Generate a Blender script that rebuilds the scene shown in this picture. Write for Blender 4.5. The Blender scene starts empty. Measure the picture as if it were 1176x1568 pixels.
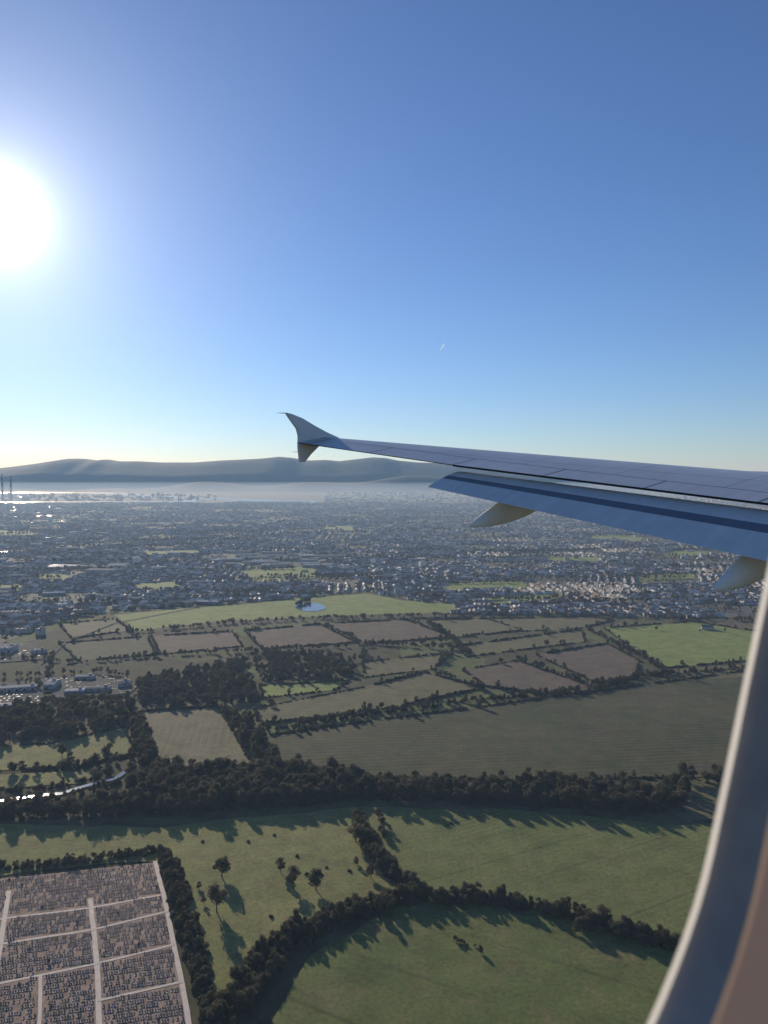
import bpy, math, random
import numpy as np
from mathutils import Vector
random.seed(7); rng=np.random.default_rng(7)
H=300.0; F=1132.0; PITCH=math.atan((784-732)/F)
cp,sp=math.cos(PITCH),math.sin(PITCH)
scene=bpy.context.scene

# ---------- survey helpers: sighting bearings -> ground coordinates ----------
def G(px,py):
    x=(px-588)/F; z=-(py-784)/F
    d=(x, cp+z*sp, -sp+z*cp)
    t=H/(-d[2]); return (d[0]*t, d[1]*t)
def proj(X,Y,Z=0):
    dz=Z-H; depth=Y*cp-dz*sp; up=Y*sp+dz*cp
    return 588+F*X/depth, 784-F*up/depth
def inpoly(x,y,poly):
    c=False; n=len(poly); j=n-1
    for i in range(n):
        xi,yi=poly[i]; xj,yj=poly[j]
        if (yi>y)!=(yj>y) and x<(xj-xi)*(y-yi)/(yj-yi)+xi: c=not c
        j=i
    return c

# ---------- materials ----------
def newmat(name):
    m=bpy.data.materials.new(name); m.use_nodes=True
    nt=m.node_tree; b=nt.nodes['Principled BSDF']; return m,nt,b
def N(nt,t,**k):
    n=nt.nodes.new(t)
    for a,v in k.items(): setattr(n,a,v)
    return n
def math_n(nt,op,a,b=None,clamp=False):
    n=N(nt,'ShaderNodeMath',operation=op,use_clamp=clamp)
    for i,v in enumerate((a,b)):
        if v is None: continue
        if isinstance(v,(int,float)): n.inputs[i].default_value=v
        else: nt.links.new(v,n.inputs[i])
    return n.outputs[0]
def mixc(nt,f,a,b,bt='MIX'):
    n=N(nt,'ShaderNodeMix',data_type='RGBA',blend_type=bt)
    for s,v in ((n.inputs[0],f),(n.inputs[6],a),(n.inputs[7],b)):
        if isinstance(v,(int,float)): s.default_value=v
        elif isinstance(v,tuple): s.default_value=(*v,1) if len(v)==3 else v
        else: nt.links.new(v,s)
    return n.outputs[2]
def noise(nt,vec,scale,detail=5,rough=.6,dist=0):
    n=N(nt,'ShaderNodeTexNoise'); n.inputs['Scale'].default_value=scale
    n.inputs['Detail'].default_value=detail; n.inputs['Roughness'].default_value=rough
    n.inputs['Distortion'].default_value=dist
    nt.links.new(vec,n.inputs['Vector']); return n.outputs['Fac']
def rng_map(nt,v,a,b,c=0.,d=1.):
    n=N(nt,'ShaderNodeMapRange'); nt.links.new(v,n.inputs[0])
    for i,x in enumerate((a,b,c,d)): n.inputs[i+1].default_value=x
    return n.outputs[0]
def grey(nt,v):
    cb=N(nt,'ShaderNodeCombineXYZ')
    for i in range(3): nt.links.new(v,cb.inputs[i])
    return cb.outputs[0]
def field_mat(name,c1,c2,ang=0,period=14,amt=.25,nsc=.012,c3=None,tram=0):
    m,nt,b=newmat(name)
    tc=N(nt,'ShaderNodeTexCoord').outputs['Object']
    n1=rng_map(nt,noise(nt,tc,nsc,7,.7,.6),.36,.64)
    col=mixc(nt,n1,c1,c2)
    if c3:
        n4=rng_map(nt,noise(nt,tc,nsc*2.7,7,.75,.8),.5,.68)
        col=mixc(nt,n4,col,c3)
    mp=N(nt,'ShaderNodeMapping'); nt.links.new(tc,mp.inputs[0]); mp.inputs['Rotation'].default_value=(0,0,math.radians(ang))
    w=N(nt,'ShaderNodeTexWave'); nt.links.new(mp.outputs[0],w.inputs[0])
    w.inputs['Scale'].default_value=.314/period; w.inputs['Distortion'].default_value=2.5
    w.inputs['Detail'].default_value=3; w.inputs['Detail Scale'].default_value=.08
    patch=rng_map(nt,noise(nt,tc,.009,4,.6),.35,.62)
    amtn=math_n(nt,'MULTIPLY',patch,amt)
    wv=math_n(nt,'SUBTRACT',1.0,math_n(nt,'MULTIPLY',w.outputs['Fac'],amtn))
    n2=rng_map(nt,noise(nt,tc,.35,4,.7),.3,.7,.72,1.28)
    n3=rng_map(nt,noise(nt,tc,.045,6,.72),.3,.7,.74,1.26)
    v=math_n(nt,'MULTIPLY',math_n(nt,'MULTIPLY',wv,n2),n3)
    if tram:
        w2=N(nt,'ShaderNodeTexWave'); nt.links.new(mp.outputs[0],w2.inputs[0]); w2.inputs['Scale'].default_value=.314/tram
        w2.inputs['Distortion'].default_value=1.2; w2.inputs['Detail Scale'].default_value=.02
        tl=rng_map(nt,w2.outputs['Fac'],.985,1.0,0,.3)
        v=math_n(nt,'MULTIPLY',v,math_n(nt,'SUBTRACT',1.0,math_n(nt,'MULTIPLY',tl,patch)))
    col=mixc(nt,1.0,col,grey(nt,v),'MULTIPLY')
    nt.links.new(col,b.inputs['Base Color']); b.inputs['Roughness'].default_value=.95
    b.inputs['Specular IOR Level'].default_value=.15
    return m
def simple_mat(name,c1,c2=None,rough=.8,scale=.5,metal=0,spec=.5):
    m,nt,b=newmat(name)
    tc=N(nt,'ShaderNodeTexCoord').outputs['Object']
    c2=c2 or tuple(x*.7 for x in c1)
    col=mixc(nt,rng_map(nt,noise(nt,tc,scale,5),.35,.65),c1,c2)
    nt.links.new(col,b.inputs['Base Color']); b.inputs['Roughness'].default_value=rough
    b.inputs['Metallic'].default_value=metal; b.inputs['Specular IOR Level'].default_value=spec
    return m
def ramp_rand_mat(name,cols,rough=.8,spec=.3):
    m,nt,b=newmat(name)
    oi=N(nt,'ShaderNodeObjectInfo'); cr=N(nt,'ShaderNodeValToRGB'); cr.color_ramp.interpolation='CONSTANT'
    nt.links.new(oi.outputs['Random'],cr.inputs[0])
    e=cr.color_ramp.elements
    while len(e)<len(cols): e.new(.5)
    for i,c in enumerate(cols): e[i].position=i/len(cols); e[i].color=(*c,1)
    tc=N(nt,'ShaderNodeTexCoord').outputs['Object']
    v=rng_map(nt,noise(nt,tc,.8,4),.3,.7,.75,1.15)
    nt.links.new(mixc(nt,1.0,cr.outputs[0],grey(nt,v),'MULTIPLY'),b.inputs['Base Color'])
    b.inputs['Roughness'].default_value=rough; b.inputs['Specular IOR Level'].default_value=spec
    return m
M={}
M['green']=field_mat('grass_green',(.140,.165,.052),(.175,.19,.065),ang=62,period=6,amt=.12,c3=(.18,.165,.072),tram=34)
M['green2']=field_mat('grass_pasture',(.110,.135,.042),(.15,.168,.052),ang=118,period=7,amt=.08,c3=(.17,.148,.065),tram=52)
M['bright']=field_mat('grass_bright',(.20,.25,.062),(.245,.285,.08),ang=100,period=16,amt=.15,c3=(.21,.21,.09))
M['meadow']=field_mat('meadow',(.175,.188,.060),(.24,.225,.085),ang=60,period=9,amt=.05,c3=(.17,.148,.07),nsc=.02)
M['winter']=field_mat('winter_crop',(.078,.086,.036),(.11,.102,.048),ang=84,period=9,amt=.36,c3=(.12,.092,.057),nsc=.008)
M['olive']=field_mat('olive_stubble',(.145,.14,.062),(.18,.155,.08),ang=75,period=12,amt=.2,c3=(.13,.115,.06))
M['brown']=field_mat('ploughed_soil',(.135,.10,.070),(.165,.125,.085),ang=70,period=8,amt=.2,c3=(.125,.11,.065))
M['stub']=field_mat('stubble_tracks',(.18,.16,.09),(.215,.185,.105),ang=-8,period=9,amt=.25,c3=(.155,.155,.075),tram=20)
M['path']=simple_mat('pale_path',(.62,.52,.43),(.48,.40,.33),scale=.2)
M['grave_ground']=field_mat('grave_gravel',(.34,.235,.175),(.40,.285,.215),period=3,amt=.2,nsc=.05,c3=(.20,.18,.10))
M['asphalt']=simple_mat('asphalt',(.12,.12,.11),(.08,.08,.075),scale=.1,rough=1,spec=.1)
M['yard']=simple_mat('concrete_yard',(.17,.155,.13),(.09,.088,.065),scale=.05,rough=1,spec=.08)
def ground_mat():
    m,nt,b=newmat('countryside')
    tc=N(nt,'ShaderNodeTexCoord').outputs['Object']
    v=N(nt,'ShaderNodeTexVoronoi'); v.inputs['Scale'].default_value=1/170; v.inputs['Randomness'].default_value=.8
    nt.links.new(tc,v.inputs['Vector'])
    sx=N(nt,'ShaderNodeSeparateColor'); nt.links.new(v.outputs['Color'],sx.inputs[0])
    cr=N(nt,'ShaderNodeValToRGB'); cr.color_ramp.interpolation='CONSTANT'; nt.links.new(sx.outputs[0],cr.inputs[0])
    cols=[(.095,.09,.045),(.125,.12,.055),(.145,.12,.07),(.10,.10,.047),(.14,.15,.058),(.10,.09,.05)]
    e=cr.color_ramp.elements
    while len(e)<len(cols): e.new(.5)
    for i,c in enumerate(cols): e[i].position=i/len(cols); e[i].color=(*c,1)
    n=rng_map(nt,noise(nt,tc,.04,8,.75),.3,.7,.55,1.35)
    nt.links.new(mixc(nt,1.0,cr.outputs[0],grey(nt,n),'MULTIPLY'),b.inputs['Base Color'])
    b.inputs['Roughness'].default_value=1; b.inputs['Specular IOR Level'].default_value=.1
    return m
M['ground']=ground_mat()
def suburb_mat():
    m,nt,b=newmat('suburb_gardens')
    tc=N(nt,'ShaderNodeTexCoord').outputs['Object']
    a=rng_map(nt,noise(nt,tc,.03,8,.8),.42,.6)
    c=mixc(nt,a,(.08,.082,.058),(.17,.16,.14))
    g=rng_map(nt,noise(nt,tc,.005,7,.75),.51,.58)
    c=mixc(nt,g,c,(.135,.15,.07))
    nt.links.new(c,b.inputs['Base Color']); b.inputs['Roughness'].default_value=.95; b.inputs['Specular IOR Level'].default_value=.15
    return m
M['suburb']=suburb_mat()
def water_mat(name,c,r):
    m,nt,b=newmat(name); b.inputs['Base Color'].default_value=(*c,1); b.inputs['Roughness'].default_value=r
    tc=N(nt,'ShaderNodeTexCoord').outputs['Object']
    bp=N(nt,'ShaderNodeBump'); bp.inputs['Strength'].default_value=.25; bp.inputs['Distance'].default_value=.3
    nt.links.new(noise(nt,tc,.3,4),bp.inputs['Height']); nt.links.new(bp.outputs[0],b.inputs['Normal'])
    return m
M['water']=water_mat('sea_water',(.10,.13,.16),.22)
M['pond']=water_mat('pond_water',(.1,.13,.16),.12)
def leaf_mat(name,c1,c2,c3):
    m,nt,b=newmat(name)
    tc=N(nt,'ShaderNodeTexCoord').outputs['Object']
    oi=N(nt,'ShaderNodeObjectInfo')
    n=rng_map(nt,noise(nt,tc,.45,4),.35,.65)
    c=mixc(nt,n,c1,c2)
    c=mixc(nt,math_n(nt,'MULTIPLY',oi.outputs['Random'],.85),c,c3)
    nt.links.new(c,b.inputs['Base Color']); b.inputs['Roughness'].default_value=.9; b.inputs['Specular IOR Level'].default_value=.1
    tr=N(nt,'ShaderNodeBsdfTranslucent'); nt.links.new(c,tr.inputs[0])
    mx=N(nt,'ShaderNodeMixShader'); mx.inputs[0].default_value=.38
    nt.links.new(b.outputs[0],mx.inputs[1]); nt.links.new(tr.outputs[0],mx.inputs[2]); nt.links.new(mx.outputs[0],nt.nodes['Material Output'].inputs[0])
    return m
M['leaf']=leaf_mat('tree_foliage',(.085,.092,.045),(.14,.138,.064),(.16,.128,.088))
M['hedge']=leaf_mat('hedge_foliage',(.09,.097,.047),(.14,.138,.064),(.155,.13,.085))
M['bark']=simple_mat('bark',(.13,.105,.08),scale=3)
M['wall']=ramp_rand_mat('house_wall',[(.65,.60,.52),(.32,.19,.12),(.5,.46,.39),(.78,.74,.68),(.36,.24,.17),(.44,.40,.34),(.82,.79,.74)])
M['roof']=ramp_rand_mat('roof_slate',[(.13,.12,.115),(.21,.145,.105),(.17,.16,.15),(.28,.26,.235),(.16,.115,.09),(.42,.39,.35),(.55,.53,.50)],rough=.7)
M['glass']=simple_mat('window_glass',(.03,.04,.05),rough=.15,scale=1)
M['door']=ramp_rand_mat('door_paint',[(.2,.03,.02),(.03,.06,.15),(.03,.1,.05),(.5,.5,.5)])
M['shed_wall']=ramp_rand_mat('cladding',[(.36,.36,.35),(.45,.44,.41),(.24,.27,.30),(.42,.38,.32)])
M['shed_roof']=ramp_rand_mat('sheet_roof',[(.40,.39,.37),(.26,.26,.25),(.60,.58,.55),(.21,.20,.19)],rough=.9,spec=.1)
M['stone']=ramp_rand_mat('headstone_stone',[(.20,.17,.15),(.44,.37,.32),(.54,.47,.42),(.28,.23,.195),(.36,.29,.25)])
M['plot']=ramp_rand_mat('grave_plot',[(.36,.26,.20),(.26,.195,.145),(.44,.33,.27),(.23,.20,.12),(.32,.23,.18)])
M['chim_r']=simple_mat('chimney_red',(.2,.07,.05),rough=.8); M['chim_w']=simple_mat('chimney_white',(.3,.3,.29))
M['steel']=simple_mat('crane_steel',(.12,.14,.16),rough=.6)

# ---------- mesh builder ----------
class MB:
    def __init__(s): s.v=[]; s.f=[]; s.m=[]
    def face(s,pts,mi=0):
        i=len(s.v); s.v+= [tuple(p) for p in pts]; s.f.append(tuple(range(i,i+len(pts)))); s.m.append(mi)
    def box(s,x0,x1,y0,y1,z0,z1,mi=0):
        i=len(s.v)
        s.v+=[(x0,y0,z0),(x1,y0,z0),(x1,y1,z0),(x0,y1,z0),(x0,y0,z1),(x1,y0,z1),(x1,y1,z1),(x0,y1,z1)]
        for q in ((3,2,1,0),(4,5,6,7),(0,1,5,4),(1,2,6,5),(2,3,7,6),(3,0,4,7)):
            s.f.append(tuple(i+k for k in q)); s.m.append(mi)
    def tube(s,p0,p1,r0,r1,n=6,mi=0,cap=True):
        p0=Vector(p0);p1=Vector(p1); d=(p1-p0).normalized()
        a=d.orthogonal().normalized(); b=d.cross(a); i=len(s.v)
        for p,r in ((p0,r0),(p1,r1)):
            for k in range(n):
                t=2*math.pi*k/n; s.v.append(tuple(p+a*math.cos(t)*r+b*math.sin(t)*r))
        for k in range(n):
            s.f.append((i+k,i+(k+1)%n,i+n+(k+1)%n,i+n+k)); s.m.append(mi)
        if cap: s.f.append(tuple(i+n+k for k in range(n))); s.m.append(mi)
    def mesh(s,name,mats,smooth=False):
        me=bpy.data.meshes.new(name); me.from_pydata(s.v,[],s.f)
        for m in mats: me.materials.append(m)
        me.polygons.foreach_set('material_index',s.m)
        if smooth: me.polygons.foreach_set('use_smooth',[True]*len(s.f))
        me.update(); return me
def obj(name,me,parent=None,loc=None,rot=None):
    o=bpy.data.objects.new(name,me); scene.collection.objects.link(o)
    if parent: o.parent=parent
    if loc: o.location=loc
    if rot: o.rotation_euler=rot
    return o
zc=[0.10]
def sheet(name,px,mat,world=False):
    pts=px if world else [G(*p) for p in px]
    b=MB(); b.face([(x,y,0) for x,y in pts]); me=b.mesh(name,[mat])
    if me.polygons[0].normal.z<0: me.flip_normals()
    zc[0]+=.02
    return obj(name,me,loc=(0,0,zc[0]))
def dens(pts,step):
    out=[]
    for (a,b) in zip(pts[:-1],pts[1:]):
        n=max(1,int(math.hypot(b[0]-a[0],b[1]-a[1])/step))
        for k in range(n): out.append((a[0]+(b[0]-a[0])*k/n,a[1]+(b[1]-a[1])*k/n))
    out.append(pts[-1]); return out
def ribbon(name,px,w,mat,jit=0):
    p=[G(*q) for q in px]
    if jit: p=[(x+random.uniform(-jit,jit),y+random.uniform(-jit,jit)) for x,y in dens(p,12)]
    b=MB(); L=[];R=[]
    for i,(x,y) in enumerate(p):
        a=p[max(0,i-1)]; c=p[min(len(p)-1,i+1)]; dx,dy=c[0]-a[0],c[1]-a[1]; l=math.hypot(dx,dy)
        L.append((x-dy/l*w/2,y+dx/l*w/2,0)); R.append((x+dy/l*w/2,y-dx/l*w/2,0))
    for i in range(len(p)-1): b.face([R[i],R[i+1],L[i+1],L[i]])
    zc[0]+=.02; return obj(name,b.mesh(name,[mat]),loc=(0,0,zc[0]))

# ---------- prototypes ----------
def tree_proto(name,seed,h=12,r=5.5,nf=900,trunk=True,sz=.55):
    g=np.random.default_rng(seed); b=MB()
    base=.2*h
    if trunk:
        b.tube((0,0,-.3),(0.1,0,.45*h),.38,.22,7,1,False); b.tube((.1,0,.45*h),(.3,.2,.85*h),.22,.05,6,1)
        for k in range(8):
            t=g.uniform(0,6.28); z=g.uniform(.22,.55)*h; rr=r*g.uniform(.5,.85)
            b.tube((0.05,0,z),(rr*math.cos(t),rr*math.sin(t),z+h*g.uniform(.12,.3)),.14,.03,5,1)
    nc=16
    cl=[]
    for k in range(nc):
        t=g.uniform(0,6.28); u=g.uniform(-.8,1); q=math.sqrt(max(0,1-u*u))*g.uniform(.35,.9)
        cl.append((r*q*math.cos(t)*.85,r*q*math.sin(t)*.85,base+(h-base)*(.5+.42*u),r*g.uniform(.26,.46)))
    for i in range(nf):
        c=cl[g.integers(nc)]
        d=g.normal(size=3); d/=np.linalg.norm(d); rad=c[3]*(g.uniform(.45,1.12))
        p=np.array(c[:3])+d*rad*np.array([1,1,.85])
        if p[2]<.1*h: p[2]=.12*h
        a=g.normal(size=3); a/=np.linalg.norm(a); e=np.cross(a,d+g.normal(size=3)*.6); e/=np.linalg.norm(e)+1e-6
        s=sz*g.uniform(.5,1.3)
        b.face([p-a*s,p+e*s*.8,p+a*s,p-e*s*.7],0)
    return bpy.data.objects.new(name,b.mesh(name,[M['leaf'],M['bark']]))
def bush_proto(name,seed,L=5,W=2.6,Hh=2.8,nf=200):
    g=np.random.default_rng(seed); b=MB()
    for k in range(3): b.tube((g.uniform(-1,1),0,-.2),(g.uniform(-1.5,1.5),g.uniform(-.4,.4),Hh*.6),.08,.03,4,1)
    for i in range(nf):
        d=g.normal(size=3); d/=np.linalg.norm(d); d[2]=abs(d[2]); q=g.uniform(.6,1.05)
        p=d*np.array([L/2,W/2,Hh])*q; a=g.normal(size=3); a/=np.linalg.norm(a); e=np.cross(a,d+g.normal(size=3)*.5); e/=np.linalg.norm(e)+1e-6
        s=.5*g.uniform(.6,1.3); b.face([p-a*s,p+e*s*.8,p+a*s,p-e*s*.7],0)
    return bpy.data.objects.new(name,b.mesh(name,[M['hedge'],M['bark']]))
def house_proto(name,L=12,W=8.5,hh=5.2,rh=2.8,kind=0):
    b=MB(); b.box(-L/2,L/2,-W/2,W/2,0,hh,0); o=.4
    z0=hh-.1; e=W/2+o; x=L/2+o
    b.face([(-x,-e,z0),(x,-e,z0),(x,0,hh+rh),(-x,0,hh+rh)],1); b.face([(x,e,z0),(-x,e,z0),(-x,0,hh+rh),(x,0,hh+rh)],1)
    b.face([(L/2,-W/2,hh),(L/2,W/2,hh),(L/2,0,hh+rh-.15)],0); b.face([(-L/2,W/2,hh),(-L/2,-W/2,hh),(-L/2,0,hh+rh-.15)],0)
    b.box(-.5,.5,-.4,.4,hh+rh-1,hh+rh+1.1,0)
    for s in (-1,1):
        for xx in (-L*.36,-L*.14,L*.14,L*.36):
            b.box(xx-.6,xx+.6,min(s*W/2,s*(W/2+.04)),max(s*W/2,s*(W/2+.04)),3.3,4.5,2)
            if abs(xx)<L*.2: b.box(xx-.5,xx+.5,min(s*W/2,s*(W/2+.05)),max(s*W/2,s*(W/2+.05)),0,2.1,3)
            else: b.box(xx-.8,xx+.8,min(s*W/2,s*(W/2+.04)),max(s*W/2,s*(W/2+.04)),.9,2.1,2)
    if kind==1: b.box(L/2,L/2+3,-W/2+.5,W/2-2,0,2.7,0)
    if kind==2: b.box(-2,3,W/2,W/2+3,0,2.9,0)
    return bpy.data.objects.new(name,b.mesh(name,[M['wall'],M['roof'],M['glass'],M['door']]))
def shed_mesh(name,L,W,hh,bays=2):
    b=MB(); b.box(-L/2,L/2,-W/2,W/2,0,hh,0)
    bw=W/bays
    for k in range(bays):
        y0=-W/2+k*bw; y1=y0+bw; ym=(y0+y1)/2; rz=hh+bw*.09
        b.face([(-L/2,y0,hh+.02),(L/2,y0,hh+.02),(L/2,ym,rz),(-L/2,ym,rz)],1)
        b.face([(L/2,y1,hh+.02),(-L/2,y1,hh+.02),(-L/2,ym,rz),(L/2,ym,rz)],1)
        b.face([(L/2,y0,hh),(L/2,y1,hh),(L/2,ym,rz)],0); b.face([(-L/2,y1,hh),(-L/2,y0,hh),(-L/2,ym,rz)],0)
        for j in range(int(L/9)):
            xx=-L/2+5+j*9; b.face([(xx,y0+bw*.12,hh+bw*.0216+.06),(xx+1.4,y0+bw*.12,hh+bw*.0216+.06),(xx+1.4,y0+bw*.4,hh+bw*.072+.06),(xx,y0+bw*.4,hh+bw*.072+.06)],2)
    for j in range(int(L/10)):
        xx=-L/2+3+j*10; b.box(xx,xx+4,-W/2-.06,-W/2,0,hh*.6,3); b.box(xx+5,xx+8,-W/2-.05,-W/2,hh*.65,hh*.85,2)
    b.box(L/2-9,L/2-5,W*.1,W*.1+3,hh,hh+bw*.09+2,0)
    return b.mesh(name,[M['shed_wall'],M['shed_roof'],M['glass'],M['door']])
def block_proto(name,L,W,st):
    b=MB(); hh=st*3.1; b.box(-L/2,L/2,-W/2,W/2,0,hh,0); b.box(-L/2+.3,L/2-.3,-W/2+.3,W/2-.3,hh,hh+.25,1)
    b.box(-2,3,-2,2,hh+.25,hh+2.6,0)
    for s in range(st):
        for k in range(int(L/3)):
            x=-L/2+.8+k*3
            b.box(x,x+1.6,-W/2-.05,-W/2,s*3.1+1,s*3.1+2.4,2); b.box(x,x+1.6,W/2,W/2+.05,s*3.1+1,s*3.1+2.4,2)
    return bpy.data.objects.new(name,b.mesh(name,[M['wall'],M['shed_roof'],M['glass']]))
def grave_proto(name,seed):
    g=np.random.default_rng(seed); b=MB()
    b.box(-.55,.55,-1.1,1.0,0,.18,1); h=g.uniform(.8,1.3)
    b.box(-.42,.42,1.02,1.17,0,h*.8,0); b.face([(-.42,1.02,h*.8),(.42,1.02,h*.8),(.25,1.02,h),(-.25,1.02,h)],0)
    b.face([(.42,1.17,h*.8),(-.42,1.17,h*.8),(-.25,1.17,h),(.25,1.17,h)],0); b.face([(-.25,1.02,h),(.25,1.02,h),(.25,1.17,h),(-.25,1.17,h)],0)
    b.box(-.6,.6,.98,1.2,.0,.3,0)
    return bpy.data.objects.new(name,b.mesh(name,[M['stone'],M['plot']]))
def coll(name,objs):
    c=bpy.data.collections.new(name)
    for o in objs: c.objects.link(o)
    return c
C_tree=coll('tree_kinds',[tree_proto('tree_kind_%d'%i,10+i,h=12+i%3,r=4.8+.5*(i%4),nf=1350,sz=.52) for i in range(6)])
C_ftree=coll('far_tree_kinds',[tree_proto('far_tree_kind_%d'%i,40+i,h=9+i,r=4.2+.4*i,nf=170,sz=1.1) for i in range(4)])
C_bush=coll('bush_kinds',[bush_proto('bush_kind_%d'%i,70+i) for i in range(4)])
C_house=coll('house_kinds',[house_proto('house_kind_0'),house_proto('house_kind_1',L=16,kind=1),house_proto('house_kind_2',L=10,W=9,rh=3.2,kind=2),house_proto('house_kind_3',L=24,W=8)])
C_block=coll('block_kinds',[block_proto('block_kind_0',30,14,4),block_proto('block_kind_1',22,18,7),block_proto('block_kind_2',50,20,3),
    bpy.data.objects.new('block_kind_3',shed_mesh('block_kind_3',60,34,8,2))])
C_shed=coll('shed_kinds',[bpy.data.objects.new('shed_kind_%d'%i,shed_mesh('shed_kind_%d'%i,a,w,h,k)) for i,(a,w,h,k) in enumerate(((60,30,8,2),(90,40,9,3),(35,22,7,1)))])
C_grave=coll('grave_kinds',[grave_proto('grave_kind_%d'%i,5+i) for i in range(3)])

def scatter(name,rows,c):
    a=np.array(rows,dtype=np.float32)
    me=bpy.data.meshes.new(name); me.vertices.add(len(a)); me.vertices.foreach_set('co',a[:,:3].ravel())
    n=len(a); rot=np.zeros((n,3),np.float32); rot[:,2]=a[:,3]
    at=me.attributes.new('rot','FLOAT_VECTOR','POINT'); at.data.foreach_set('vector',rot.ravel())
    at=me.attributes.new('scl','FLOAT_VECTOR','POINT'); at.data.foreach_set('vector',a[:,4:7].ravel())
    at=me.attributes.new('pid','INT','POINT'); at.data.foreach_set('value',rng.integers(0,len(c.objects),n).astype(np.int32))
    me.update(); o=obj(name,me)
    ng=bpy.data.node_groups.new(name+'_instances','GeometryNodeTree')
    ng.interface.new_socket(name='Geometry',in_out='INPUT',socket_type='NodeSocketGeometry')
    ng.interface.new_socket(name='Geometry',in_out='OUTPUT',socket_type='NodeSocketGeometry')
    gi=ng.nodes.new('NodeGroupInput'); go=ng.nodes.new('NodeGroupOutput')
    ip=ng.nodes.new('GeometryNodeInstanceOnPoints'); ci=ng.nodes.new('GeometryNodeCollectionInfo')
    ci.inputs['Collection'].default_value=c; ci.inputs['Separate Children'].default_value=True; ci.inputs['Reset Children'].default_value=True
    def na(nm,t):
        k=ng.nodes.new('GeometryNodeInputNamedAttribute'); k.data_type=t; k.inputs['Name'].default_value=nm
        return [q for q in k.outputs if q.enabled and q.name=='Attribute'][0]
    er=ng.nodes.new('FunctionNodeEulerToRotation')
    L=ng.links.new
    L(gi.outputs[0],ip.inputs['Points']); L(ci.outputs[0],ip.inputs['Instance']); ip.inputs['Pick Instance'].default_value=True
    L(na('pid','INT'),ip.inputs['Instance Index']); L(na('rot','FLOAT_VECTOR'),er.inputs[0]); L(er.outputs[0],ip.inputs['Rotation'])
    L(na('scl','FLOAT_VECTOR'),ip.inputs['Scale']); L(ip.outputs[0],go.inputs[0])
    md=o.modifiers.new('instances','NODES'); md.node_group=ng
    return o
U=random.uniform
def T(x,y,s=1.):
    k=s*U(.6,1.25); return (x,y,0,U(0,6.28),k,k*U(.85,1.15),k*U(.8,1.2))

# ---------- ground, fields ----------
b=MB(); b.face([(-90000,-20000,0),(90000,-20000,0),(90000,90000,0),(-90000,90000,0)])
obj('ground',b.mesh('ground',[M['ground']]))
bound=[(-900,1010),(0,985),(90,950),(180,935),(390,922),(560,905),(640,920),(700,942),(900,942),(1090,950),(1176,938),(1900,945)]
def bnd(px): return np.interp(px,[q[0] for q in bound],[q[1] for q in bound])
sub=[G(*q) for q in bound]; sub=[(-9000,G(0,1010)[1])]+sub[1:-1]+[(9000,G(0,945)[1]),(22000,17000),(-22000,17000)]
sheet('suburb_ground',sub,M['suburb'],world=True)
fields=[('park_lawn','bright',[(175,942),(300,930),(380,925),(450,917),(560,909),(620,920),(700,925),(697,938),(600,940),(500,943),(330,952),(210,966)],0),
('ploughed_field','brown',[(232,974),(355,967),(372,990),(245,1002)],1),
('grass_field','olive',[(90,955),(175,948),(200,965),(110,978)],1),
('grass_field','winter',[(90,985),(225,975),(240,1003),(120,1012)],1),
('ploughed_field','brown',[(375,966),(490,956),(545,984),(400,994)],1),
('ploughed_field','brown',[(497,955),(620,949),(692,976),(560,986)],1),
('grass_field','winter',[(625,948),(740,946),(800,965),(700,977)],1),
('grass_field','olive',[(655,950),(900,944),(940,950),(890,962),(740,970),(695,975)],1),
('grass_field','olive',[(698,990),(890,964),(896,983),(715,1006)],1),
('grass_field','bright',[(925,962),(1060,952),(1150,966),(1300,975),(1290,1000),(1145,1012),(1020,1023),(988,1008)],1),
('ploughed_field','brown',[(820,1003),(930,986),(978,1012),(974,1036),(912,1046)],1),
('ploughed_field','brown',[(708,1026),(792,1012),(905,1050),(830,1062),(745,1052)],1),
('grass_field','olive',[(555,1014),(692,1000),(665,1025),(560,1037)],1),
('stubble_field','olive',[(390,1085),(560,1052),(650,1030),(740,1054),(600,1084),(395,1110)],1),
('grass_field','bright',[(398,1050),(535,1043),(512,1057),(402,1069)],1),
('stubble_field','stub',[(215,1090),(335,1083),(392,1178),(245,1176)],1),
('grass_field','winter',[(400,1128),(600,1100),(735,1083),(905,1060),(1140,1028),(1400,1020),(1400,1160),(1095,1190),(800,1196),(560,1190),(425,1168)],1),
('grass_field','olive',[(985,1030),(1140,1016),(1290,1012),(1300,1022),(1100,1040)],0),
('grass_field','meadow',[(-200,1150),(75,1140),(190,1114),(208,1155),(110,1176),(-200,1190)],1),
('grass_field','meadow',[(-200,1197),(110,1182),(165,1180),(120,1200),(-200,1222)],0),
('meadow_field','meadow',[(-250,1290),(0,1262),(240,1268),(400,1250),(545,1238),(560,1270),(590,1330),(640,1375),(560,1388),(480,1412),(400,1462),(330,1550),(300,1480),(265,1320),(150,1325),(-250,1370)],0),
('grass_field','green',[(556,1238),(760,1240),(900,1250),(1040,1265),(1300,1240),(1300,1480),(1030,1440),(900,1408),(760,1368),(645,1360),(590,1300)],0),
('grass_field','green2',[(420,1560),(470,1470),(570,1408),(760,1396),(900,1418),(1020,1452),(1300,1520),(1300,1800),(380,1800)],0),
('grass_field','olive',[(980,1215),(1110,1195),(1300,1190),(1300,1235),(1050,1260)],0),
]
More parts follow.
